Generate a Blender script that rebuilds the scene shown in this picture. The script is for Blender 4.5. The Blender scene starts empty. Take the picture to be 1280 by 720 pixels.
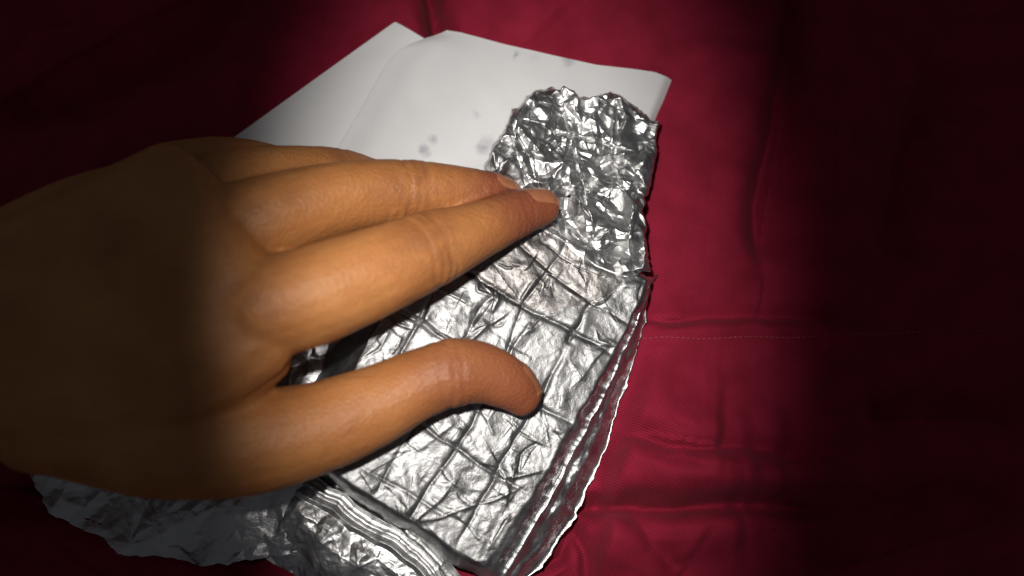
import bpy, bmesh, math, random
import numpy as np
from mathutils import Vector, Matrix
from mathutils.geometry import delaunay_2d_cdt

random.seed(4); rng = np.random.default_rng(4)
S = bpy.context.scene
C = S.collection
MM = 0.001

# ------------------------------------------------------------------ camera
TILT = math.radians(12); DIST = 0.300; FPX = 1200.0      # 1280 px wide photograph
CAM = np.array([0.0, -DIST*math.sin(TILT), DIST*math.cos(TILT)])
cd = bpy.data.cameras.new('camera'); cam = bpy.data.objects.new('camera', cd); C.objects.link(cam)
cam.location = CAM; cam.rotation_euler = (TILT, 0, 0)
cd.sensor_width = 36; cd.lens = 36*FPX/1280; cd.clip_start = 0.005; cd.clip_end = 20
cd.dof.use_dof = True; cd.dof.focus_distance = 0.285; cd.dof.aperture_fstop = 5.0
S.camera = cam

# ------------------------------------------------------------------ light: dim room and the phone's lamp beside the lens
w = bpy.data.worlds.new('World'); S.world = w; w.use_nodes = True
bg = w.node_tree.nodes['Background']; bg.inputs[0].default_value = (0.62, 0.64, 0.70, 1); bg.inputs[1].default_value = 0.075
ld = bpy.data.lights.new('phone_lamp', 'SPOT'); lo = bpy.data.objects.new('phone_lamp', ld); C.objects.link(lo)
ld.energy = 4.4; ld.color = (1.0, 0.955, 0.89); ld.shadow_soft_size = 0.006
ld.spot_size = math.radians(59); ld.spot_blend = 1.0
lo.location = CAM + np.array([-0.022, 0.034, 0.006])
_d = Vector((0.0, -0.004, 0.01)) - lo.location
_z = -_d.normalized(); _x = Vector((0, 1, 0)).cross(_z).normalized(); _y = _z.cross(_x)
lo.rotation_euler = Matrix((_x, _y, _z)).transposed().to_euler()
lo.scale = (0.565, 1.0, 1.0)
S.view_settings.view_transform = 'Standard'; S.view_settings.look = 'None'
S.view_settings.exposure = 0.0; S.view_settings.gamma = 1.0
S.render.engine = 'CYCLES'

# ------------------------------------------------------------------ helpers
def P(px, py, z=0.0):
    """point on the horizontal plane at height z (mm) that the photograph shows at (px, py); returns metres, arrays allowed"""
    px = np.asarray(px, float); py = np.asarray(py, float); z = np.asarray(z, float)*MM
    dx = (px-640)/FPX; dy = -(py-360)/FPX
    c, s = math.cos(TILT), math.sin(TILT)
    wx = dx; wy = dy*c + s; wz = dy*s - c
    t = (z - CAM[2])/wz
    return np.stack([CAM[0]+wx*t, CAM[1]+wy*t, np.broadcast_to(z, np.shape(t))], -1)

def smooth(a, b, x):
    t = np.clip((x-a)/(b-a), 0, 1); return t*t*(3-2*t)

def mesh_np(name, verts, faces, mat, parent=None, shade=True):
    me = bpy.data.meshes.new(name)
    verts = np.asarray(verts, np.float32).reshape(-1, 3); faces = np.asarray(faces, np.int32)
    n = faces.shape[1]
    me.vertices.add(len(verts)); me.vertices.foreach_set('co', verts.ravel())
    me.loops.add(faces.size); me.loops.foreach_set('vertex_index', faces.ravel())
    me.polygons.add(len(faces)); me.polygons.foreach_set('loop_start', np.arange(0, faces.size, n, dtype=np.int32))
    me.update(calc_edges=True)
    if shade: me.polygons.foreach_set('use_smooth', np.ones(len(faces), bool))
    me.materials.append(mat)
    o = bpy.data.objects.new(name, me); C.objects.link(o)
    if parent: o.parent = parent
    return o

def grid_faces(nr, nc, wrap=False):
    i = np.arange(nr-1)[:, None]; j = np.arange(nc if wrap else nc-1)[None, :]
    j2 = (j+1) % nc
    a = i*nc+j; b = i*nc+j2; c = (i+1)*nc+j2; d = (i+1)*nc+j
    return np.stack([a, b, c, d], -1).reshape(-1, 4)

def grid_normals(V):
    du = np.gradient(V, axis=1); dv = np.gradient(V, axis=0)
    n = np.cross(du, dv); n /= np.linalg.norm(n, axis=-1, keepdims=True)+1e-12
    n[n[..., 2] < 0] *= -1
    return n

def tag(o, label, cat, group=None):
    o['label'] = label; o['category'] = cat
    if group: o['group'] = group

# crumple tile: random heights on a Delaunay net, linear in each facet -> sharp folds
NT, NC = 768, 22
def make_tile(seed):
    r = np.random.default_rng(seed)
    g = np.stack(np.meshgrid(np.arange(-1, NC+2), np.arange(-1, NC+2)), -1).reshape(-1, 2).astype(float)
    g += r.uniform(-.46, .46, g.shape)
    h = r.uniform(-1, 1, len(g))
    _, _, tris, *_ = delaunay_2d_cdt([Vector(p) for p in g], [], [], 0, 1e-6)
    T = np.zeros((NT, NT)); k = NT/NC
    for t in tris:
        a, b, c = (g[i]*k for i in t); ha, hb, hc = (h[i] for i in t)
        x0 = max(int(min(a[0], b[0], c[0])), 0); x1 = min(int(max(a[0], b[0], c[0]))+2, NT)
        y0 = max(int(min(a[1], b[1], c[1])), 0); y1 = min(int(max(a[1], b[1], c[1]))+2, NT)
        if x0 >= x1 or y0 >= y1: continue
        X, Y = np.meshgrid(np.arange(x0, x1), np.arange(y0, y1))
        det = (b[1]-c[1])*(a[0]-c[0])+(c[0]-b[0])*(a[1]-c[1])
        if abs(det) < 1e-9: continue
        l1 = ((b[1]-c[1])*(X-c[0])+(c[0]-b[0])*(Y-c[1]))/det
        l2 = ((c[1]-a[1])*(X-c[0])+(a[0]-c[0])*(Y-c[1]))/det
        l3 = 1-l1-l2
        m = (l1 >= -1e-6) & (l2 >= -1e-6) & (l3 >= -1e-6)
        T[y0:y1, x0:x1][m] = (l1*ha+l2*hb+l3*hc)[m]
    return T
TILES = [make_tile(11), make_tile(12)]

def crumple(x, y, cell, ang=0.0, off=(0, 0), tile=0, stretch=1.0):
    """faceted noise in -1..1; x, y and cell in mm"""
    c, s = math.cos(ang), math.sin(ang)
    u = ((x*c+y*s)/(cell*stretch) + off[0])/NC; v = ((-x*s+y*c)/cell + off[1])/NC
    u = np.abs((u % 2)-1)*(NT-2); v = np.abs((v % 2)-1)*(NT-2)
    i = np.clip(u.astype(int), 0, NT-2); j = np.clip(v.astype(int), 0, NT-2); fu = u-i; fv = v-j
    T = TILES[tile]
    return (T[j, i]*(1-fu)+T[j, i+1]*fu)*(1-fv)+(T[j+1, i]*(1-fu)+T[j+1, i+1]*fu)*fv

def vnoise(x, y, cell, seed=0):
    """smooth value noise -1..1"""
    r = np.random.default_rng(seed); G = r.uniform(-1, 1, (64, 64))
    u = (x/cell) % 63; v = (y/cell) % 63
    i = u.astype(int); j = v.astype(int); fu = u-i; fv = v-j
    fu = fu*fu*(3-2*fu); fv = fv*fv*(3-2*fv); i2 = (i+1) % 64; j2 = (j+1) % 64
    return (G[j, i]*(1-fu)+G[j, i2]*fu)*(1-fv)+(G[j2, i]*(1-fu)+G[j2, i2]*fu)*fv

def seg_dist(x, y, pts):
    """distance (mm) to a polyline given in mm, and the position along it 0..1"""
    best = np.full(x.shape, 1e9); pos = np.zeros(x.shape)
    L = [0.0]
    for a, b in zip(pts[:-1], pts[1:]): L.append(L[-1]+math.hypot(b[0]-a[0], b[1]-a[1]))
    for k, (a, b) in enumerate(zip(pts[:-1], pts[1:])):
        dx, dy = b[0]-a[0], b[1]-a[1]; l2 = dx*dx+dy*dy+1e-12
        t = np.clip(((x-a[0])*dx+(y-a[1])*dy)/l2, 0, 1)
        d = np.hypot(x-a[0]-t*dx, y-a[1]-t*dy)
        m = d < best; best[m] = d[m]; pos[m] = ((L[k]+t*(L[k+1]-L[k]))/L[-1])[m]
    return best, pos

def creases(x, y, lines, z, asym=0):
    """sum of folds: (pixel polyline, height mm, half width mm); sharp at the middle"""
    out = np.zeros(x.shape)
    xw = x+0.5*vnoise(x, y, 5, 31); yw = y+0.5*vnoise(x, y, 5, 32)
    for pl, h, wd in lines:
        q = P([p[0] for p in pl], [p[1] for p in pl], z)/MM
        d, s = seg_dist(xw, yw, [(a[0], a[1]) for a in q])
        if asym:
            dx, dy = q[-1][0]-q[0][0], q[-1][1]-q[0][1]
            d = np.where((xw-q[0][0])*dy-(yw-q[0][1])*dx > 0, d, d/asym)
        out += h*np.exp(-(d/wd)**1.5)*(0.35+0.65*smooth(0, .12, s)*smooth(1, .88, s))
    return out

# ------------------------------------------------------------------ materials
def mat(name):
    m = bpy.data.materials.new(name); m.use_nodes = True
    n = m.node_tree.nodes; return m, n, m.node_tree.links, n['Principled BSDF']
def node(n, t, **kw):
    o = n.new(t)
    for k, v in kw.items():
        if k in o.inputs.keys() if isinstance(k, str) and hasattr(o, 'inputs') else False: o.inputs[k].default_value = v
        else: setattr(o, k, v)
    return o
def ramp(n, stops):
    r = n.new('ShaderNodeValToRGB'); e = r.color_ramp.elements
    while len(e) < len(stops): e.new(0.5)
    for k, (p, c) in enumerate(stops):
        e[k].position = p; e[k].color = c if len(c) == 4 else (*c, 1)
    return r

def foil_material(name, col, col2, r0, r1, bump):
    m, n, l, b = mat(name)
    tc = n.new('ShaderNodeTexCoord')
    a = node(n, 'ShaderNodeTexNoise', Scale=160.0, Detail=4.0, Roughness=0.6); l.new(tc.outputs['Object'], a.inputs['Vector'])
    rc = ramp(n, [(0.3, col), (0.7, col2)]); l.new(a.outputs['Fac'], rc.inputs[0]); l.new(rc.outputs[0], b.inputs['Base Color'])
    rr = node(n, 'ShaderNodeMapRange'); rr.inputs[1].default_value = .3; rr.inputs[2].default_value = .7
    rr.inputs[3].default_value = r0; rr.inputs[4].default_value = r1
    l.new(a.outputs['Fac'], rr.inputs[0]); l.new(rr.outputs[0], b.inputs['Roughness'])
    f = node(n, 'ShaderNodeTexNoise', Scale=2600.0, Detail=3.0); l.new(tc.outputs['Object'], f.inputs['Vector'])
    g = node(n, 'ShaderNodeTexNoise', Scale=620.0, Detail=3.0); l.new(tc.outputs['Object'], g.inputs['Vector'])
    b1 = node(n, 'ShaderNodeBump', Strength=bump, Distance=0.0002); l.new(f.outputs['Fac'], b1.inputs['Height'])
    b2 = node(n, 'ShaderNodeBump', Strength=bump*0.8, Distance=0.0005); l.new(g.outputs['Fac'], b2.inputs['Height'])
    l.new(b1.outputs[0], b2.inputs['Normal']); l.new(b2.outputs[0], b.inputs['Normal'])
    b.inputs['Metallic'].default_value = 1.0
    return m
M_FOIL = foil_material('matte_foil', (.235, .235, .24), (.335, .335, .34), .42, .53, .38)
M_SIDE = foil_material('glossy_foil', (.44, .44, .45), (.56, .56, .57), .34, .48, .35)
M_CRUMP = foil_material('bright_foil', (.45, .45, .455), (.58, .58, .58), .36, .46, .10)
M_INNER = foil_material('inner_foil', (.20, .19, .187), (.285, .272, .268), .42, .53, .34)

def fabric_material():
    m, n, l, b = mat('red_twill')
    tc = n.new('ShaderNodeTexCoord')
    mp = node(n, 'ShaderNodeMapping'); mp.inputs['Rotation'].default_value = (0, 0, math.radians(24)); l.new(tc.outputs['Object'], mp.inputs[0])
    w1 = node(n, 'ShaderNodeTexWave', wave_type='BANDS', bands_direction='X'); w1.inputs['Scale'].default_value = 520; w1.inputs['Distortion'].default_value = .6; w1.inputs['Detail'].default_value = 1; w1.inputs['Detail Scale'].default_value = 2
    w2 = node(n, 'ShaderNodeTexWave', wave_type='BANDS', bands_direction='Y'); w2.inputs['Scale'].default_value = 420; w2.inputs['Distortion'].default_value = .6
    for q in (w1, w2): l.new(mp.outputs[0], q.inputs['Vector'])
    mx = node(n, 'ShaderNodeMath', operation='MULTIPLY_ADD'); l.new(w1.outputs['Fac'], mx.inputs[0]); mx.inputs[1].default_value = 0.6
    l.new(w2.outputs['Fac'], mx.inputs[2])
    nz = node(n, 'ShaderNodeTexNoise', Scale=90.0, Detail=5.0); l.new(tc.outputs['Object'], nz.inputs['Vector'])
    rc = ramp(n, [(.3, (.19, .006, .022)), (.7, (.26, .010, .034))]); l.new(nz.outputs['Fac'], rc.inputs[0])
    r2 = ramp(n, [(0, (.58, .58, .58)), (1, (1.2, 1.2, 1.2))]); l.new(mx.outputs[0], r2.inputs[0])
    mul = node(n, 'ShaderNodeMix', data_type='RGBA', blend_type='MULTIPLY'); mul.inputs[0].default_value = 1
    l.new(rc.outputs[0], mul.inputs[6]); l.new(r2.outputs[0], mul.inputs[7]); l.new(mul.outputs[2], b.inputs['Base Color'])
    bp = node(n, 'ShaderNodeBump', Strength=.3, Distance=0.0003); l.new(mx.outputs[0], bp.inputs['Height']); l.new(bp.outputs[0], b.inputs['Normal'])
    b.inputs['Roughness'].default_value = .85; b.inputs['Specular IOR Level'].default_value = .2
    b.inputs['Sheen Weight'].default_value = .06; b.inputs['Sheen Tint'].default_value = (1, .35, .45, 1); b.inputs['Sheen Roughness'].default_value = .5
    return m
M_FAB = fabric_material()

def paper_material(spots, k=1.0):
    m, n, l, b = mat('white_paper')
    tc = n.new('ShaderNodeTexCoord')
    nz = node(n, 'ShaderNodeTexNoise', Scale=28.0, Detail=6.0); l.new(tc.outputs['Object'], nz.inputs['Vector'])
    rc = ramp(n, [(.3, (.57*k, .57*k, .585*k)), (.7, (.63*k, .63*k, .64*k))]); l.new(nz.outputs['Fac'], rc.inputs[0])
    wn = node(n, 'ShaderNodeTexNoise', Scale=300.0, Detail=3.0); l.new(tc.outputs['Object'], wn.inputs['Vector'])
    last = rc.outputs[0]
    for (x, y, rad, dark) in spots:
        sb = node(n, 'ShaderNodeVectorMath', operation='DISTANCE'); l.new(tc.outputs['Object'], sb.inputs[0]); sb.inputs[1].default_value = (x, y, 0.004)
        ad = node(n, 'ShaderNodeMath', operation='MULTIPLY_ADD'); l.new(wn.outputs['Fac'], ad.inputs[0]); ad.inputs[1].default_value = .004; l.new(sb.outputs['Value'], ad.inputs[2])
        mr = node(n, 'ShaderNodeMapRange'); mr.inputs[1].default_value = rad*.5+.002; mr.inputs[2].default_value = rad+.003
        mr.inputs[3].default_value = dark; mr.inputs[4].default_value = 0; l.new(ad.outputs[0], mr.inputs[0])
        mx = node(n, 'ShaderNodeMix', data_type='RGBA'); l.new(mr.outputs[0], mx.inputs[0]); l.new(last, mx.inputs[6]); mx.inputs[7].default_value = (.22, .22, .27, 1)
        last = mx.outputs[2]
    l.new(last, b.inputs['Base Color'])
    bp = node(n, 'ShaderNodeBump', Strength=.15, Distance=.0003); f = node(n, 'ShaderNodeTexNoise', Scale=900.0, Detail=4.0)
    l.new(tc.outputs['Object'], f.inputs['Vector']); l.new(f.outputs['Fac'], bp.inputs['Height']); l.new(bp.outputs[0], b.inputs['Normal'])
    b.inputs['Roughness'].default_value = .75; b.inputs['Specular IOR Level'].default_value = .25
    return m

def skin_material():
    m, n, l, b = mat('brown_skin')
    tc = n.new('ShaderNodeTexCoord')
    nz = node(n, 'ShaderNodeTexNoise', Scale=45.0, Detail=6.0, Roughness=.6); l.new(tc.outputs['Object'], nz.inputs['Vector'])
    rc = ramp(n, [(.28, (.33, .125, .040)), (.5, (.43, .175, .055)), (.72, (.50, .22, .074))]); l.new(nz.outputs['Fac'], rc.inputs[0])
    fine = node(n, 'ShaderNodeTexVoronoi', Scale=1100.0); l.new(tc.outputs['Object'], fine.inputs['Vector'])
    mid = node(n, 'ShaderNodeTexNoise', Scale=420.0, Detail=4.0); l.new(tc.outputs['Object'], mid.inputs['Vector'])
    b1 = node(n, 'ShaderNodeBump', Strength=.35, Distance=.0005); l.new(fine.outputs['Distance'], b1.inputs['Height'])
    b2 = node(n, 'ShaderNodeBump', Strength=.2, Distance=.0006); l.new(mid.outputs['Fac'], b2.inputs['Height'])
    l.new(b1.outputs[0], b2.inputs['Normal']); l.new(b2.outputs[0], b.inputs['Normal'])
    last = rc.outputs[0]
    for nme, colr, amt in (('knuckle', (.19, .070, .028, 1), .55), ('red_and_shade', (.22, .060, .030, 1), .9)):  # second tint: reddish tips, darkened further to paint in their shade
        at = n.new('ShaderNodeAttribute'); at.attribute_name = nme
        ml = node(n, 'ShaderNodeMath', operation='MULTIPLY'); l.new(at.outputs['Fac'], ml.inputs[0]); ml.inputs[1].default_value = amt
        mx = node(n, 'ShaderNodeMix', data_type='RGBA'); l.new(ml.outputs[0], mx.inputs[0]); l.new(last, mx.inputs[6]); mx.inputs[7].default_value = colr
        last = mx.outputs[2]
    l.new(last, b.inputs['Base Color'])
    b.inputs['Roughness'].default_value = .52; b.inputs['Specular IOR Level'].default_value = .35
    b.inputs['Subsurface Weight'].default_value = .25; b.inputs['Subsurface Radius'].default_value = (.0025, .0009, .0004); b.inputs['Subsurface Scale'].default_value = 1
    return m
M_SKIN = skin_material()
def plain(name, col, rough, metal=0):
    m, n, l, b = mat(name)
    tc = n.new('ShaderNodeTexCoord'); nz = node(n, 'ShaderNodeTexNoise', Scale=250.0, Detail=3.0); l.new(tc.outputs['Object'], nz.inputs['Vector'])
    rc = ramp(n, [(.3, tuple(c*.85 for c in col)), (.7, tuple(min(1, c*1.12) for c in col))]); l.new(nz.outputs['Fac'], rc.inputs[0]); l.new(rc.outputs[0], b.inputs['Base Color'])
    b.inputs['Roughness'].default_value = rough; b.inputs['Metallic'].default_value = metal
    return m
M_NAIL = plain('finger_nail', (.33, .125, .062), .38)
M_THREAD = plain('seam_thread', (.32, .028, .055), .85)

# ------------------------------------------------------------------ the red cloth
FOLDS = [  # pixel polyline, height mm, half width mm
    ([(528, -60), (536, 0), (545, 40), (560, 90)], -18.85, 2.52),
    ([(470, -60), (480, 0), (485, 60)], 4.80, 12.00),
    ([(640, -80), (650, -20), (700, 30)], 4.80, 22.00),
    ([(796, 392), (842, 400), (930, 392), (1060, 402)], -6.03, 2.10),
    ([(792, 412), (842, 413), (930, 408), (1080, 421), (1290, 402)], 2.56, 4.00),
    ([(770, 538), (800, 548), (842, 562), (930, 560), (1010, 575)], -6.96, 2.45),
    ([(765, 560), (842, 590), (900, 596), (990, 600)], 7.20, 10.00),
    ([(775, 500), (810, 512), (842, 540), (900, 548)], 6.0, 9.0),
    ([(745, 600), (800, 606), (870, 612), (950, 606)], 7.0, 10.0),
    ([(745, 690), (790, 700), (842, 735)], 6.0, 10.0),
    ([(790, 640), (812, 680), (850, 716)], -5.0, 3.2),
    ([(712, 640), (760, 634), (842, 636), (930, 628), (1040, 640)], -13.92, 2.52),
    ([(716, 644), (722, 670), (735, 700), (740, 760)], -8.35, 2.10),
    ([(742, 668), (842, 672), (930, 662)], 6.40, 9.00),
    ([(660, 716), (700, 700), (716, 660)], -6.96, 2.45),
    ([(690, 725), (720, 760)], -6.96, 2.80),
    ([(900, 40), (880, 200), (870, 330), (880, 380)], 4.80, 20.00),
    ([(1000, -40), (975, 120), (950, 250), (955, 340)], -11.60, 4.55),
    ([(1040, -40), (1020, 120), (1010, 260), (1040, 350)], 6.40, 15.00),
    ([(1180, 60), (1130, 200), (1110, 330)], -9.28, 5.60),
    ([(1080, 520), (1160, 500), (1300, 520)], -9.28, 4.20),
    ([(1010, 720), (1060, 660), (1180, 620), (1300, 630)], -11.60, 4.90),
    ([(1060, 760), (1110, 700), (1200, 670), (1300, 680)], 6.40, 14.00),
    ([(330, 720), (260, 640), (120, 600), (-20, 610)], -9.28, 4.90),
    ([(200, 760), (160, 690), (40, 660)], 4.80, 12.00),
    ([(300, -40), (230, 60), (80, 130), (-40, 140)], -10.44, 4.90),
]
nx, ny = 620, 460
_u = np.linspace(-1, 1, nx); _v = np.linspace(-1, 1, ny)
XS = 215*_u+385*_u**9; YS = 160*_v+440*_v**9
X, Y = np.meshgrid(XS, YS)
Zf = creases(X, Y, FOLDS, 0, 1.9)
Zf += 2.2*vnoise(X+900, Y+900, 55, 3)+.5*vnoise(X+900, Y+900, 14, 5)+.12*vnoise(X+900, Y+900, 5, 6)
Zf += .22*crumple(X, Y, 16, .4, (3, 2), 1)
Zf -= 1.6
def fabric_z(x, y):
    i = np.clip(np.searchsorted(XS, x), 0, nx-1); j = np.clip(np.searchsorted(YS, y), 0, ny-1)
    return Zf[j, i]
# the cloth is pressed flat under slab and paper
qx = P(np.array([816, 798, 770, 745, 712, 690, 640, 380, 575]), np.array([353, 440, 525, 585, 650, 690, 730, 590, 225]), 0)/MM
def inside_soft(x, y, poly, soft):
    d = np.full(x.shape, 1e9); ins = np.zeros(x.shape, bool)
    for (a, b) in zip(poly, np.roll(poly, -1, 0)):
        dd, _ = seg_dist(x, y, [(a[0], a[1]), (b[0], b[1])]); d = np.minimum(d, dd)
        c = ((a[1] > y) != (b[1] > y)) & (x < (b[0]-a[0])*(y-a[1])/(b[1]-a[1]+1e-12)+a[0]); ins ^= c
    return smooth(-soft, 0, np.where(ins, d, -d)), np.where(ins, d, -d)
msk, _ = inside_soft(X, Y, qx, 7)
Zf = Zf*(1-msk)+np.minimum(Zf, -1.0)*msk
pap = P(np.array([494, 560, 842, 815, 600, 300, 230]), np.array([27, 36, 100, 160, 330, 380, 210]), 0)/MM
msk2, _ = inside_soft(X, Y, pap, 7)
Zf = Zf*(1-msk2)+np.minimum(Zf, .6)*msk2
cloth = mesh_np('red_fabric', np.stack([X, Y, Zf], -1)*MM, grid_faces(ny, nx), M_FAB)
cloth['kind'] = 'structure'
# seam stitches
sv, sf = [], []
spx = np.linspace(798, 1300, 78); spy = 423+3*np.sin((spx-800)/130)+1.2*np.sin(spx/17)-(spx-842)*.025*(spx > 842)
pts = P(spx, spy, 0)/MM
for k in range(len(pts)-1):
    a = pts[k]; b = a+(pts[k+1]-a)*.68
    for t in np.linspace(0, 1, 5):
        c = a+(b-a)*t; r = .16+.14*math.sin(math.pi*t)
        zc = float(fabric_z(c[0], c[1]))+.10
        dd = (b-a)[:2]/np.linalg.norm((b-a)[:2]); nn = np.array([-dd[1], dd[0]])
        for q in range(6):
            ang = q*math.pi/3; sv.append((c[0]+nn[0]*r*math.cos(ang), c[1]+nn[1]*r*math.cos(ang), zc+r*.8*math.sin(ang)))
    o0 = k*30
    for i in range(4):
        for q in range(6): sf.append((o0+i*6+q, o0+i*6+(q+1) % 6, o0+i*6+6+(q+1) % 6, o0+i*6+6+q))
st = mesh_np('seam_stitching', np.array(sv)*MM, sf, M_THREAD, cloth); st['kind'] = 'stuff'

# ------------------------------------------------------------------ the white paper: a front and a back sheet
def poly_at(pl, t):
    pl = np.asarray(pl, float); d = np.r_[0, np.cumsum(np.hypot(*np.diff(pl, axis=0).T))]; d /= d[-1]
    # smooth resample
    k = 2; x = np.interp(t, d, pl[:, 0]); y = np.interp(t, d, pl[:, 1])
    def sm(a):
        ap = np.r_[2*a[0]-a[k:0:-1], a, 2*a[-1]-a[-2:-k-2:-1]]; return np.convolve(ap, np.ones(2*k+1)/(2*k+1), 'valid')
    x, y = sm(x), sm(y)
    return x, y
def sheet(name, top, bottom, zfun, m, n1=220, n2=180):
    u = np.linspace(0, 1, n1); v = np.linspace(0, 1, n2)[:, None]
    tx, ty = poly_at(top, u); bx, by = poly_at(bottom, u)
    px = tx*(1-v)+bx*v; py = ty*(1-v)+by*v
    Zm = zfun(u[None, :]+0*v, v+0*u[None, :], px, py)
    V = P(px, py, Zm)
    V2 = V.copy(); V2[..., 2] -= .00018
    allv = np.concatenate([V.reshape(-1, 3), V2.reshape(-1, 3)]); F = grid_faces(n2, n1); N = n1*n2
    idx = np.arange(N).reshape(n2, n1)
    rim = np.concatenate([idx[0], idx[1:, -1], idx[-1, -2::-1], idx[-2:0:-1, 0]])
    r2 = np.roll(rim, -1); side = np.stack([rim, r2, r2+N, rim+N], -1)
    return mesh_np(name, allv, np.concatenate([F, F[:, ::-1]+N, side]), m)
def spotlist(l): return [(*(P(a, b, 4)[:2]), r*MM, d) for a, b, r, d in l]
M_PAPER = paper_material(spotlist([(645, 65, 1.0, .85), (669, 68, .8, .3), (711, 74, 1.8, .5), (531, 187, 1.3, .6), (541, 173, 1.1, .45), (608, 176, 2.4, .45), (603, 186, 1.8, .45), (596, 140, .8, .3)]))
M_PAPER2 = paper_material([], 1.18)
def zfront(u, v, px, py):
    z = 3.2+5.6*np.exp(-(u/.07)**2)*smooth(.0, .15, v)+.35*vnoise(px+500, py+500, 70, 8)+.22*vnoise(px+500, py+500, 26, 9)
    z -= 3.2*smooth(.93, 1.0, u)**1.3                       # the right side bends down over the cloth
    z += 1.6*np.exp(-((px+ .9*py-560)/26)**2)*smooth(.0, .1, v)*0
    return z
paper = sheet('paper_sheet', [(558, 35), (575, 38), (630, 54), (700, 71), (745, 81), (790, 86), (818, 90), (836, 97), (843, 105)],
              [(300, 395), (420, 400), (560, 380), (700, 330), (768, 262), (780, 240)], zfront, M_PAPER)
# pull the left side into the bent edge the photo shows
def bend_left(o, n1, n2):
    me = o.data; co = np.empty(len(me.vertices)*3, np.float32); me.vertices.foreach_get('co', co); co = co.reshape(-1, 3)
    N = n1*n2
    le = [(558, 35), (530, 50), (499, 70), (484, 88), (470, 112), (455, 140), (436, 172), (400, 235), (350, 320), (300, 395)]
    lx, ly = poly_at(le, np.linspace(0, 1, n2)); L = P(lx, ly, 4.4)
    G = co[:N].reshape(n2, n1, 3); G2 = co[N:].reshape(n2, n1, 3)
    d = L-G[:, 0]; d[:, 2] = 0
    wgt = np.clip(1-np.linspace(0, 1, n1)/.55, 0, 1)**1.5
    G += d[:, None]*wgt[None, :, None]; G2 += d[:, None]*wgt[None, :, None]
    me.vertices.foreach_set('co', co.ravel()); me.update()
bend_left(paper, 220, 180)
tag(paper, 'white paper sheet with small grey smudges, lying directly under the crumpled foil', 'paper')
def zback(u, v, px, py):
    return 1.9+.9*np.exp(-(v/.05)**2)*.4+.5*vnoise(px+800, py+800, 90, 14)+.12*vnoise(px+800, py+800, 25, 15)-1.0*u
paper2 = sheet('paper_sheet', [(438, 67), (452, 57), (494, 27), (512, 37), (540, 54), (600, 80)],
               [(232, 215), (300, 300), (360, 380), (430, 380), (480, 330), (600, 260)], zback, M_PAPER2, 160, 120)
tag(paper2, 'plain white paper corner sticking out behind the smudged sheet', 'paper')

# ------------------------------------------------------------------ the foil wrapped slab
slab = bpy.data.objects.new('wrapped_chocolate_bar', None); C.objects.link(slab)
slab.location = P(600, 470, 0); bpy.context.view_layer.update()
tag(slab, 'thick chocolate bar wrapped in silver foil with grid grooves and a crumpled open end', 'chocolate bar')
SL = np.array(slab.location)
ZT = 20.0
def ztop(px, py):
    """height of the bar's top face: it leans down to the right on the soft cloth"""
    a = ((px-574)*.876+(py-230)*.482)/266
    return 24.5-9.5*np.clip(a, -.1, 1.06)
GROOVES = [
    ([(600, 270), (640, 300), (685, 337), (745, 379), (800, 406)], -0.88, 0.81),
    ([(450, 275), (520, 312), (588, 345), (668, 389), (718, 413), (770, 442)], -1.00, 0.78),
    ([(430, 352), (501, 393), (565, 428), (620, 463), (671, 503), (716, 528)], -0.88, 0.78),
    ([(400, 455), (470, 498), (528, 533), (571, 559), (625, 598), (672, 622)], -0.65, 0.67),
    ([(380, 545), (430, 572), (513, 618), (600, 668), (630, 680)], -0.41, 0.70),
    ([(600, 270), (575, 312), (547, 362), (522, 408), (470, 500), (425, 580)], -0.59, 0.70),
    ([(712, 296), (688, 335), (655, 378), (631, 449), (605, 503), (571, 559), (538, 608), (508, 655)], -0.70, 0.70),
    ([(740, 376), (718, 413), (685, 479), (671, 506), (645, 548), (618, 594), (585, 655), (568, 690)], -0.77, 0.70),
    ([(618, 365), (600, 385), (584, 420), (555, 470), (510, 548), (470, 618)], -0.53, 0.64),
    ]
RAISED = [
    ([(676, 344), (662, 360), (650, 376)], 0.68, 0.66), ([(617, 372), (606, 392), (590, 412)], 0.56, 0.66),
    ([(664, 398), (646, 428), (630, 452)], 0.50, 0.53), ([(712, 424), (700, 450), (690, 470)], 0.50, 0.53),
    ([(513, 655), (538, 634), (561, 612)], 0.43, 0.53), ([(513, 656), (560, 642), (610, 626), (655, 606)], 0.37, 0.46),
    ([(627, 598), (650, 594), (680, 588)], 0.50, 0.53), ([(625, 599), (605, 612), (545, 606)], 0.31, 0.46),
    ([(545, 366), (535, 395), (528, 410)], 0.56, 0.59), ([(518, 395), (560, 425), (580, 432)], 0.37, 0.46),
    ([(470, 560), (500, 585), (508, 620), (500, 650)], 0.37, 0.66), ([(480, 605), (500, 612), (512, 640)], 0.31, 0.46),
    ([(600, 505), (612, 530), (618, 545)], 0.31, 0.40), ([(680, 520), (684, 553)], 0.22, 0.33), ([(640, 560), (665, 570)], 0.25, 0.40),
    ([(715, 452), (728, 470), (735, 474)], 0.25, 0.40), ([(745, 410), (748, 425), (770, 432)], 0.25, 0.40),
    ([(560, 640), (590, 630), (612, 650), (600, 690)], 0.31, 0.53), ([(640, 640), (628, 650), (610, 690)], 0.37, 0.53),
    ([(535, 660), (560, 680), (575, 700)], 0.31, 0.46), ([(500, 480), (515, 500), (505, 530)], 0.25, 0.46),
    ([(460, 480), (480, 476), (500, 455)], 0.31, 0.46), ([(452, 455), (475, 440), (490, 415)], 0.31, 0.53),
]
HATCH = []
for hx, hy, n_ in ((604, 342, 6), (672, 364, 5)):
    for k in range(n_):
        ox = hx+k*3.4+random.uniform(-1, 1); oy = hy-k*1.5+random.uniform(-2, 2)
        HATCH.append(([(ox, oy), (ox+2.5, oy-5), (ox+4, oy-11)], -.30, .26))
WRINKLES = []
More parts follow.
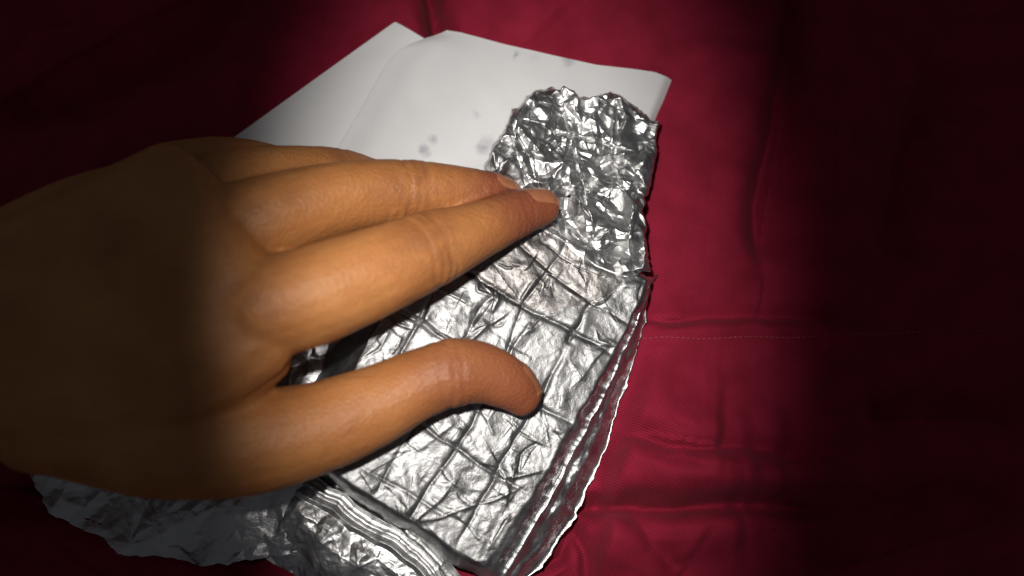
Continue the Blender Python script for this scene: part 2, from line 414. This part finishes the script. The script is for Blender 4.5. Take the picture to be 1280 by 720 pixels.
for _ in range(95):
    a, b = random.random(), random.random()
    cx = 574+(808-574)*a+(378-574)*b; cy = 230+(352-230)*a+(588-230)*b
    an = random.choice([.5, -1.05, random.uniform(0, 3.14)])+random.gauss(0, .25); ln = random.uniform(10, 34); bend = random.gauss(0, .5)
    WRINKLES.append(([(cx-ln*math.cos(an-bend), cy-ln*math.sin(an-bend)), (cx, cy), (cx+ln*math.cos(an), cy+ln*math.sin(an))], random.choice([-1, 1, 1])*random.uniform(.16, .5), random.uniform(.3, .65)))
def top_relief(x, y):
    z = creases(x, y, GROOVES, ZT)*(.75+.45*vnoise(x+700, y+700, 9, 61))+creases(x, y, HATCH, ZT)+creases(x, y, RAISED, ZT, 3.0)+creases(x, y, WRINKLES, ZT, 4.0)
    am = .55+.45*vnoise(x+700, y+700, 16, 41)
    z += .70*am*crumple(x, y, 10, .7, (2, 5), 0, 1.6)+.55*am*crumple(x, y, 5.2, 1.9, (7, 1), 1, 1.8)+.25*am*crumple(x, y, 2.6, .5, (1, 9), 0, 2.0)
    z += .05*crumple(x, y, 1.1, 1.1, (4, 4), 1)
    z += .22*vnoise(x+700, y+700, 17, 21)
    return z
tt = [0, .25, .5, .75, .9, 1.0]
RT = np.array([(808, 352), (770, 440), (716, 528), (672, 608), (634, 666), (607, 708)], float)
kr = np.array([4, 9, 15, 17, 22., 24.]); ko = np.array([9, 26, 49, 60, 64., 44.])
LT = np.array([(574, 230), (524, 314), (475, 397), (428, 482), (400, 533), (382, 567)], float)
def curve(t, pts):
    return np.interp(t, tt, pts)
nmain, ntop, nbot = 360, 26, 30
t = np.linspace(0, 1, nmain)
Dp = np.array([.876, .482])
kz = lambda A, k: A + (k[:, None]*Dp if np.ndim(k) else k*Dp)
def smooth_t(a):
    k = 22; ap = np.r_[2*a[0]-a[k:0:-1], a, 2*a[-1]-a[-2:-k-2:-1]]; return np.convolve(ap, np.ones(2*k+1)/(2*k+1), 'valid')
wav = 3.6*np.sin(t*9+.6)*0+3.0*vnoise(t*100+300, t*0+300, 9, 81)+1.6*vnoise(t*100+300, t*0+300, 3.5, 82)
def line_xy(A, z):
    x = smooth_t(curve(t, A[:, 0]))+wav*Dp[0]*(z > 9); y = smooth_t(curve(t, A[:, 1]))+wav*Dp[1]*(z > 9); return P(x, y, z)/MM
kk = lambda f: RT+(kr*(1-f)+ko*f)[:, None]*Dp if f >= 0 else RT+(kr*(1+f))[:, None]*Dp
profile = [  # (line, height, columns to next)
    (line_xy(LT-np.array([.876, .482])*34, 1.2), 26), (line_xy(LT-np.array([.876, .482])*12, 15), 16), (line_xy(LT, 24.5), 330),
    (line_xy(RT, 15.0), 14), (line_xy(kk(-.35), 11.6), 10), (line_xy(kk(0.0), 10.2), 12), (line_xy(kk(.10), 10.9), 12),
    (line_xy(kk(.24), 7.6), 14), (line_xy(kk(.58), 6.4), 14), (line_xy(kk(.86), 1.9), 12), (line_xy(kk(1.0), 1.0), 1)]
cols = []
for k in range(len(profile)-1):
    a, n_ = profile[k]; b, _ = profile[k+1]
    for q in range(n_): f = q/n_; cols.append(a*(1-f)+b*f)
cols.append(profile[-1][0])
V = np.stack(cols, 1)                                   # rows t, cols s, mm
# round the profile a little across the slab
def blur_cols(V, n):
    for _ in range(n):
        W = V.copy(); W[:, 1:-1] = .25*V[:, :-2]+.5*V[:, 1:-1]+.25*V[:, 2:]; V = W
    return V
V = blur_cols(V, 6)
# far and near ends
dirB = (V[-1]-V[0]); dirB[:, 2] = 0; dirB /= np.linalg.norm(dirB, axis=1, keepdims=True)
endw = .9*vnoise(np.linspace(0, 90, V.shape[1])+200, np.zeros(V.shape[1])+200, 8, 83)[:]
def end(row, sgn, n, run):
    out = []
    for q in range(1, n+1):
        f = q/n; zf = math.cos(f*math.pi/2)**.8
        r = row+sgn*dirB*(run*math.sin(f*math.pi/2)**1.3+endw[:, None]*math.sin(f*math.pi/2)); r[:, 2] = .6+(row[:, 2]-.6)*zf; out.append(r)
    return out
V = np.concatenate([np.array(end(V[0], -1, ntop, 4.0))[::-1], V, np.array(end(V[-1], 1, nbot, 4.5))])
N = grid_normals(V)
x, y = V[..., 0], V[..., 1]
cidx = np.arange(V.shape[1])[None, :]; ridx = np.arange(V.shape[0])[:, None]
topm = smooth(34, 48, cidx)*smooth(380, 366, cidx)*smooth(ntop-14, ntop+5, ridx)*smooth(ntop+nmain+14, ntop+nmain-6, ridx)
rel = top_relief(x, y)
tb = x*Dp[0]-y*Dp[1]; ta = -x*Dp[1]-y*Dp[0]              # along and across the slab
side = .75*crumple(x, y, 6, 2.6, (3, 1), 1, 1.3)*smooth(7, 13, V[..., 2])+.55*crumple(x, y, 9, 1.08, (1, 1), 0, 3.0)+.30*crumple(x, y, 4, 1.0, (5, 3), 1, 3.5)+.10*crumple(x, y, 1.6, .8, (2, 2), 0, 1.6)
side += .45*crumple(x, y, 3.0, 2.4, (9, 5), 1, 1.5)+.16*crumple(x, y, 1.3, .3, (3, 9), 1)
side += (.55*crumple(x, y, 6.5, 1.05, (2, 12), 1, 2.4)+.35*crumple(x, y, 2.6, 1.05, (8, 12), 0, 2.2))*smooth(9.5, 7.5, V[..., 2])
side *= smooth(0, 2.5, V[..., 2])*.9+.1
V = V+N*(rel*topm+side*(1-topm))[..., None]
V[..., 2] = np.maximum(V[..., 2], .1)
rim_j = .5*crumple(ta, ta*0+3.3, 4, 0, (0, 0), 0)+.25*crumple(ta, ta*0+7.3, 1.7, 0, (0, 0), 1)
rm = np.zeros(V.shape[1]); rm[-14:] = np.linspace(0, 1, 14)
V[..., 0] += rim_j*rm*1.3; V[..., 1] -= rim_j*rm*.7; V[..., 2] += rm**3*.5
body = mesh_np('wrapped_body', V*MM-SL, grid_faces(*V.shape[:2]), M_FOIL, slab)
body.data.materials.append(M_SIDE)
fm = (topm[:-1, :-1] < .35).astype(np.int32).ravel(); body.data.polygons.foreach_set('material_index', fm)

# ---- polar sheet helper for loose foil
def star_sheet(name, outline, centre, zbase, nr, na, m, parent, jit, disp, seed, skew=1.0, roll=None):
    ol = np.array(outline+[outline[0]], float); d = np.r_[0, np.cumsum(np.hypot(*np.diff(ol, axis=0).T))]; u = np.linspace(0, d[-1], na, endpoint=False)
    bx = np.interp(u, d, ol[:, 0]); by = np.interp(u, d, ol[:, 1])
    th = np.linspace(0, 1, na, endpoint=False)*d[-1]/4
    J = jit*(crumple(th, th*0+seed, 3.1, 0, (0, 0), 0)+.6*crumple(th, th*0+seed+9, 1.2, 0, (0, 0), 1))
    r = np.hypot(bx-centre[0], by-centre[1]); bx = centre[0]+(bx-centre[0])*(1+J/r); by = centre[1]+(by-centre[1])*(1+J/r)
    rho = (np.linspace(0.004, 1, nr)**skew)[:, None]
    px = centre[0]+rho*(bx-centre[0]); py = centre[1]+rho*(by-centre[1])
    zb = zbase(px, py, rho+0*px)
    if roll:
        e = np.clip((rho-.92)/.08, 0, 1); wr = smooth(-2, 30, roll(px, py))
        rh = np.where(rho < .92, rho/.92*.965, .965+.035*np.sin(e*math.pi*.62)-.085*np.clip(e-.5, 0, 1)**1.2)
        rh = rh*wr+rho*(1-wr); px = centre[0]+rh*(bx-centre[0]); py = centre[1]+rh*(by-centre[1])
    V = P(px, py, zb)/MM
    V = disp(V, px, py, rho+0*px)
    F = grid_faces(nr, na, True)
    return mesh_np(name, V*MM-SL, F, m, parent)

# crumpled open end
CL = [(560, 205), (640, 262), (700, 297), (745, 332), (780, 345), (820, 352)]
def side_of(px, py):
    yl = np.interp(px, [c[0] for c in CL], [c[1] for c in CL]); return (yl-py)     # >0 beyond the slab's end
def zflap(px, py, rho):
    s = side_of(px, py)
    zt = ztop(px, py)
    z = np.where(s > 0, zt+1.0-6.0*smooth(0, 210, s), zt+.75)
    md = .6+.5*vnoise(px+500, py+500, 30, 56)
    z += md*(.7*np.exp(-((s-10)/14)**2)-2.6*np.exp(-((s-34)/16)**2))
    edge = smooth(.92, 1.0, rho)**1.2*smooth(-5, 40, s)
    z = z*(1-edge)+4.5*edge
    return z
LONG = [([(640, 150), (672, 192), (700, 172), (745, 196), (800, 188)], 1.32, 1.30), ([(700, 120), (720, 170), (710, 230), (740, 290)], 1.44, 1.20), ([(770, 130), (760, 190), (790, 250), (785, 320)], 1.32, 1.20),
        ([(620, 200), (670, 215), (730, 250), (800, 300)], -1.44, 1.30), ([(660, 125), (650, 170), (670, 230)], -1.20, 1.10), ([(740, 240), (780, 225), (815, 235)], 1.20, 1.10), ([(730, 300), (770, 280), (806, 290)], 1.20, 1.20)]
def dflap(V, px, py, rho):
    x, y = V[..., 0].copy(), V[..., 1].copy(); s = side_of(px, py)
    s = s+16*vnoise(x+700, y+700, 7, 55)+7*crumple(x, y, 4, .4, (3, 3), 1)
    a = smooth(-34, 34, s)
    x2 = x+.5*vnoise(x+700, y+700, 6, 51); y2 = y+.5*vnoise(x+700, y+700, 6, 52)
    c = 2.4*crumple(x2, y2, 8.0, .5, (3, 8), 0)+2.0*crumple(x2, y2, 4.4, 1.3, (6, 2), 1, 1.25)+.72*crumple(x2, y2, 2.1, 2.2, (9, 4), 0, 1.4)+.07*crumple(x, y, 1.0, .2, (2, 6), 1)
    c += 1.3*np.abs(crumple(x2, y2, 5.6, 2.6, (12, 3), 1, 1.8))
    c -= .9
    c += creases(x, y, LONG, 16, 2.6)
    near = top_relief(x, y)*.85+.10*crumple(x, y, 3.0, .2, (8, 8), 0)
    V[..., 2] += c*a+near*(1-a)
    V[..., 0] += a*(.6*crumple(x, y, 5, .9, (4, 11), 0)+.2*crumple(x, y, 2.2, .1, (1, 1), 1)); V[..., 1] += a*(.6*crumple(x, y, 5, 2.0, (14, 7), 1)+.2*crumple(x, y, 2.2, .7, (5, 1), 0))
    V[..., 2] = np.maximum(V[..., 2], np.where(s > 12, 3.4, 0))
    return V
FL = [(602, 212), (612, 188), (632, 152), (643, 134), (658, 119), (676, 108), (692, 106), (706, 110), (719, 113), (724, 121), (742, 122), (762, 117), (776, 121),
      (792, 134), (808, 146), (823, 155), (822, 178), (818, 206), (819, 224), (812, 238), (806, 262), (806, 300), (811, 320), (817, 342), (808, 341), (792, 343), (778, 352),
      (762, 367), (748, 376), (722, 383), (692, 389), (664, 387), (640, 376), (612, 358), (588, 344), (560, 320), (560, 260), (585, 228)]
body['label'] = 'matte silver foil pressed over the grid of squares'
flap = star_sheet('crumpled_flap', FL, (712, 245), zflap, 330, 900, M_CRUMP, slab, 3.2, dflap, 2.0, .75, side_of)

flap['label'] = 'tightly crumpled shiny foil at the far end'
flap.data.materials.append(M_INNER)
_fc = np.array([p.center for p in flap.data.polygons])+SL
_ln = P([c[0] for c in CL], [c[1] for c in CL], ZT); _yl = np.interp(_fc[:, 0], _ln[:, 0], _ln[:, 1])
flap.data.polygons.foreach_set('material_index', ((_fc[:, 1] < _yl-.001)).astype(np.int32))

# folded near end: stacked layers of foil below the slab's near side
def folded_end():
    A = np.array([(385, 574), (440, 606), (500, 648), (545, 686), (580, 722), (600, 745)], float)
    nt, = (300,); u = np.linspace(0, 1, nt)
    ax, ay = poly_at(A, u)
    nd = np.array([-.56, .83])                                 # towards the viewer
    prof = [(0, 9.0), (5, 4.5), (10, 4.0), (13, 8.2), (15, 8.6), (18, 6.0), (22, 6.2), (24, 8.8), (27, 8.8), (30, 6.4), (36, 7.6), (38, 8.4), (44, 6.8), (60, 7.6), (78, 7.0), (100, 5.0), (122, 2.5), (132, .6)]
    off = np.array([p[0] for p in prof], float); zz = np.array([p[1] for p in prof], float)
    v = np.linspace(0, 132, 240); z = np.interp(v, off, zz)
    wob = 3.5*np.sin(u*7)+2.0*np.sin(u*17+1)
    px = ax[None]+nd[0]*(v[:, None]+wob[None]*smooth(0, 30, v)[:, None]); py = ay[None]+nd[1]*(v[:, None]+wob[None]*smooth(0, 30, v)[:, None])
    Z = z[:, None]+0*px
    Z = Z*(.35+.65*(smooth(0, .08, u)*smooth(1, .86, u))[None])
    V = P(px, py, Z)/MM; x, y = V[..., 0], V[..., 1]
    fl = smooth(30, 55, v)[:, None]
    V[..., 2] += .5*crumple(x, y, 6, .55, (1, 3), 0, 2.2)+.22*crumple(x, y, 2.6, .55, (4, 3), 1, 2.4)+.08*crumple(x, y, 1.1, 0, (4, 3), 0)
    V[..., 2] += fl*(1.3*crumple(x, y, 8, 2.2, (6, 1), 1, 1.6)+.6*crumple(x, y, 3.4, 1.2, (6, 8), 0, 1.4)+.25*crumple(x, y, 1.6, .3, (3, 8), 1))
    V[..., 2] = np.maximum(V[..., 2], .2)
    V[..., 0] += .5*crumple(x, y, 4, .3, (7, 2), 0); V[..., 1] += .5*crumple(x, y, 4, 1.3, (2, 7), 1)
    mesh_np('folded_end', V*MM-SL, grid_faces(*V.shape[:2]), M_CRUMP, slab)
folded_end()

# loose side of the wrapper, spread out to the left under the hand
def zloose(px, py, rho): return 3.4+2.0*(1-rho**2)+0*px
def dloose(V, px, py, rho):
    x, y = V[..., 0].copy(), V[..., 1].copy()
    V[..., 2] += 2.4*crumple(x, y, 14, .6, (2, 2), 1, 1.6)+1.3*crumple(x, y, 7, 1.6, (5, 9), 0, 1.5)+.4*crumple(x, y, 2.8, .2, (5, 1), 1)+.06*crumple(x, y, 1.2, .2, (5, 1), 0)
    V[..., 2] = np.maximum(V[..., 2], .3)
    return V
star_sheet('loose_side', [(500, 330), (430, 330), (300, 350), (180, 395), (60, 470), (20, 560), (60, 640), (150, 690), (270, 705), (370, 690), (420, 640), (440, 560), (470, 440)],
           (290, 530), zloose, 200, 700, M_SIDE, slab, 4.0, dloose, 5.0, .8)

# ------------------------------------------------------------------ the hand
def J(px, py, z): return P(px, py, z)/MM
def loft(joints, nseg=10, nring=20):
    """joints: (point mm, half width, half thickness); returns verts, faces of a closed tapering tube"""
    pts = np.array([j[0] for j in joints]); wd = np.array([j[1] for j in joints], float); th = np.array([j[2] for j in joints], float)
    n = len(pts)
    def cr(a, i, f):
        p0 = a[max(i-1, 0)]; p1 = a[i]; p2 = a[i+1]; p3 = a[min(i+2, n-1)]
        return .5*((2*p1)+(-p0+p2)*f+(2*p0-5*p1+4*p2-p3)*f*f+(-p0+3*p1-3*p2+p3)*f**3)
    cs, ws, ts = [], [], []
    for i in range(n-1):
        for k in range(nseg):
            f = k/nseg; cs.append(cr(pts, i, f)); ws.append(cr(wd, i, f)); ts.append(cr(th, i, f))
    cs.append(pts[-1]); ws.append(wd[-1]); ts.append(th[-1])
    cs = np.array(cs); d = np.gradient(cs, axis=0); d /= np.linalg.norm(d, axis=1, keepdims=True)
    # round caps
    def cap(c, dr, w_, t_, outw):
        out = []
        for a in np.linspace(0, math.pi/2, 6)[1:]:
            k = math.cos(a) if a < math.pi/2-.01 else .06
            out.append((c+outw*dr*math.sin(a)*max(min(w_, t_)*.95, .1), w_*k, t_*k, dr))
        return out
    rings = [(cs[i], ws[i], ts[i], d[i]) for i in range(len(cs))]
    rings = cap(cs[0], d[0], ws[0], ts[0], -1)[::-1]+rings+cap(cs[-1], d[-1], ws[-1], ts[-1], 1)
    vs, fs = [], []
    up = np.array([0, 0, 1.0])
    for c, w_, t_, dr in rings:
        s = np.cross(dr, up); s /= np.linalg.norm(s)+1e-9; u = np.cross(s, dr)
        for q in range(nring):
            a = 2*math.pi*q/nring; vs.append(c+s*w_*math.cos(a)+u*t_*math.sin(a))
    nr = len(rings)
    for i in range(nr-1):
        for q in range(nring):
            fs.append((i*nring+q, i*nring+(q+1) % nring, (i+1)*nring+(q+1) % nring, (i+1)*nring+q))
    fs.append(tuple(range(nring))[::-1]); fs.append(tuple((nr-1)*nring+q for q in range(nring)))
    return vs, fs

T = ZT
index = [(J(250, 392, T+28), 14, 14), (J(330, 386, T+32), 13.4, 14), (J(400, 366, T+32), 12.8, 13.4), (J(468, 341, T+29), 11.7, 12), (J(535, 313, T+24), 10.3, 10.4),
         (J(598, 288, T+17), 8.2, 8.2), (J(645, 268, T+11), 6.9, 6.8), (J(679, 259, T+7), 5.4, 5.0)]
middle = [(J(235, 310, T+27), 13, 13), (J(310, 284, T+28), 12.4, 12.6), (J(380, 260, T+25), 11.0, 11.6), (J(450, 245, T+20), 9.8, 10.4), (J(520, 239, T+15), 8.6, 9.0),
          (J(576, 239, T+11), 7.2, 7.4), (J(612, 243, T+8), 6.4, 6.2), (J(634, 248, T+5.5), 5.4, 5.0)]
ring = [(J(225, 256, T+20), 12, 12), (J(300, 236, T+19), 11.4, 11.4), (J(370, 226, T+14), 10.2, 10.2), (J(425, 226, T+7), 9.2, 9.2), (J(470, 236, T-1), 8.2, 8.2), (J(500, 246, T-7), 7.2, 7), (J(515, 252, T-10), 6.0, 5.6)]
little = [(J(210, 226, T+12), 11, 10.5), (J(275, 214, T+10), 10, 10), (J(330, 216, T+4), 8.8, 8.8), (J(370, 226, T-3), 7.8, 7.8), (J(398, 236, T-9), 6.8, 6.6), (J(408, 242, T-11), 5.6, 5.2)]
thumb = [(J(110, 515, T+24), 18, 17), (J(210, 545, T+22), 16.4, 16), (J(310, 552, T+19), 14, 14), (J(400, 533, T+16.5), 12.3, 12), (J(470, 506, T+15), 10.8, 10.8), (J(528, 478, T+14.5), 9.4, 9.6), (J(566, 466, T+14), 9.3, 9.2),
         (J(604, 466, T+12), 8.4, 7.6), (J(636, 480, T+9), 7.4, 6.4), (J(654, 496, T+6), 5.8, 5.0)]
palm1 = [(J(-120, 440, T+38), 28, 20), (J(-20, 425, T+36), 29, 18), (J(80, 405, T+35), 33, 16), (J(180, 370, T+34), 36, 14.5), (J(270, 320, T+34), 35, 12.5)]
palm2 = [(J(60, 500, T+28), 19, 18), (J(150, 500, T+26), 20, 17), (J(240, 470, T+26), 18, 14), (J(315, 430, T+28), 12.6, 10)]
palm3 = [(J(30, 335, T+26), 17, 15), (J(120, 295, T+21), 18, 14), (J(215, 248, T+16), 14, 12)]
fore = [(J(-450, 510, T+45), 39, 33), (J(-250, 468, T+41), 33, 26), (J(-120, 440, T+38), 29, 21), (J(-20, 420, T+36), 29, 18)]
vs, fs = [], []
for part in (index, middle, ring, little, thumb, palm1, palm2, palm3, fore):
    v, f = loft(part); o0 = len(vs); vs += v; fs += [tuple(a+o0 for a in q) for q in f]
hm = bpy.data.meshes.new('person'); hm.from_pydata([tuple(a*MM) for a in vs], [], fs); hm.update()
ho = bpy.data.objects.new('person', hm); C.objects.link(ho)
rm_ = ho.modifiers.new('r', 'REMESH'); rm_.mode = 'VOXEL'; rm_.voxel_size = .0008
sm_ = ho.modifiers.new('s', 'SMOOTH'); sm_.factor = .5; sm_.iterations = 10
dg = bpy.context.evaluated_depsgraph_get(); dg.update()
nm = bpy.data.meshes.new_from_object(ho.evaluated_get(dg)); ho.modifiers.clear(); ho.data = nm; nm.name = 'person'
co = np.empty(len(nm.vertices)*3, np.float32); nm.vertices.foreach_get('co', co); co = co.reshape(-1, 3).astype(float)
no = np.empty(len(nm.vertices)*3, np.float32); nm.vertices.foreach_get('normal', no); no = no.reshape(-1, 3).astype(float)
# skin folds over the finger joints and soft unevenness
dis = np.zeros(len(co)); cm = co/MM
def joint_folds(chain, ks):
    global dis
    pts = [c[0] for c in chain]
    for k, dep in ks:
        c = pts[k]; dr = pts[min(k+1, len(pts)-1)]-pts[k-1]; dr = dr/np.linalg.norm(dr)
        rel = cm-c; al = rel@dr; ra = np.linalg.norm(rel-al[:, None]*dr, axis=1)
        near = smooth(19, 13, ra)
        for o_ in (-3.6, -1.5, .7, 2.6):
            wv = al-o_+.7*np.sin(ra*1.3+cm[:, 2]*.45+o_)
            dis -= dep*near*np.exp(-(wv/.55)**2)
        dis += dep*.9*near*np.exp(-(al/5)**2)
joint_folds(index, [(4, .30), (6, .22)]); joint_folds(middle, [(4, .30), (6, .2)]); joint_folds(ring, [(3, .24), (5, .12)]); joint_folds(thumb, [(6, .34)])
dis += .22*vnoise(cm[:, 0]+cm[:, 2]+600, cm[:, 1]+600, 9, 71)+.07*vnoise(cm[:, 0]+600, cm[:, 1]+cm[:, 2]+600, 3, 72)
co += no*dis[:, None]*MM
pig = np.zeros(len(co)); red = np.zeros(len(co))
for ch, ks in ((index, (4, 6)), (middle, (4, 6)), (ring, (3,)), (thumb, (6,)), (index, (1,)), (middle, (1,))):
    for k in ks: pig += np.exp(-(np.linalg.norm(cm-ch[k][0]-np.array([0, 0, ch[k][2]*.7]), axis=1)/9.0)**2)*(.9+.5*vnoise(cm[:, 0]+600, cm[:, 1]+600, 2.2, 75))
for ch in (index, middle, ring, thumb): red += np.exp(-(np.linalg.norm(cm-ch[-1][0], axis=1)/(15 if ch is not thumb else 34))**2)  # fingertips and thumb: skin redness plus painted shade towards the ends
nm.vertices.foreach_set('co', co.astype(np.float32).ravel()); nm.update()
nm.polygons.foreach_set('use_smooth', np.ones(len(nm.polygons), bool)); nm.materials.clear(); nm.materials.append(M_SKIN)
for nme, val in (('knuckle', np.clip(pig, 0, 1)), ('red_and_shade', np.clip(red, 0, 1))):
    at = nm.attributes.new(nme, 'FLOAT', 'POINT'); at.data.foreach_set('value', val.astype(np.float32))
tag(ho, 'bare brown hand reaching from the left, fingers and thumb resting on the foil', 'hand')

from mathutils.bvhtree import BVHTree
bvh = BVHTree.FromPolygons([Vector(c) for c in co], [tuple(p.vertices) for p in nm.polygons])
def nail(chain, wd, ln, back, outv):
    tip = np.array(chain[-1][0]); prev = np.array(chain[-2][0]); dr = (tip-prev)/np.linalg.norm(tip-prev)
    up = np.array(outv, float); up -= dr*(up@dr); up /= np.linalg.norm(up); s = np.cross(dr, up)
    n1, n2 = 18, 15; top = []
    for i in range(n1):
        f = i/(n1-1)
        for j in range(n2):
            g = j/(n2-1)*2-1
            ww = wd*math.sqrt(max(.05, 1-max(0, (.22-f)/.25)**2)); rnd = 1.8*g*g*smooth(.5, 1, f)
            p = tip+dr*(-back+ln*f-rnd)+s*ww*g
            h = bvh.ray_cast(Vector((p+up*14)*MM), Vector(-up), .03)
            q = np.array(h[0])/MM if h[0] is not None else p
            edge = max(abs(g)**6, (1-f)**10)
            top.append(q+up*(.38-.55*edge))
    top = np.array(top); vs = np.concatenate([top, top-up*.5])
    F = grid_faces(n1, n2).tolist(); Nn = n1*n2; F2 = [[a+Nn for a in q[::-1]] for q in F]
    idx = np.arange(Nn).reshape(n1, n2); rim = np.concatenate([idx[0], idx[1:, -1], idx[-1, -2::-1], idx[-2:0:-1, 0]]); r2 = np.roll(rim, -1)
    return mesh_np('fingernail', vs*MM, F+F2+np.stack([rim, r2, r2+Nn, rim+Nn], -1).tolist(), M_NAIL, ho)
nail(index, 4.2, 10.5, 6.5, (.2, .75, .6)); nail(middle, 4.2, 10, 6.5, (.1, .75, .6)); nail(thumb, 4.4, 10.5, 8.0, (.55, .85, .22))
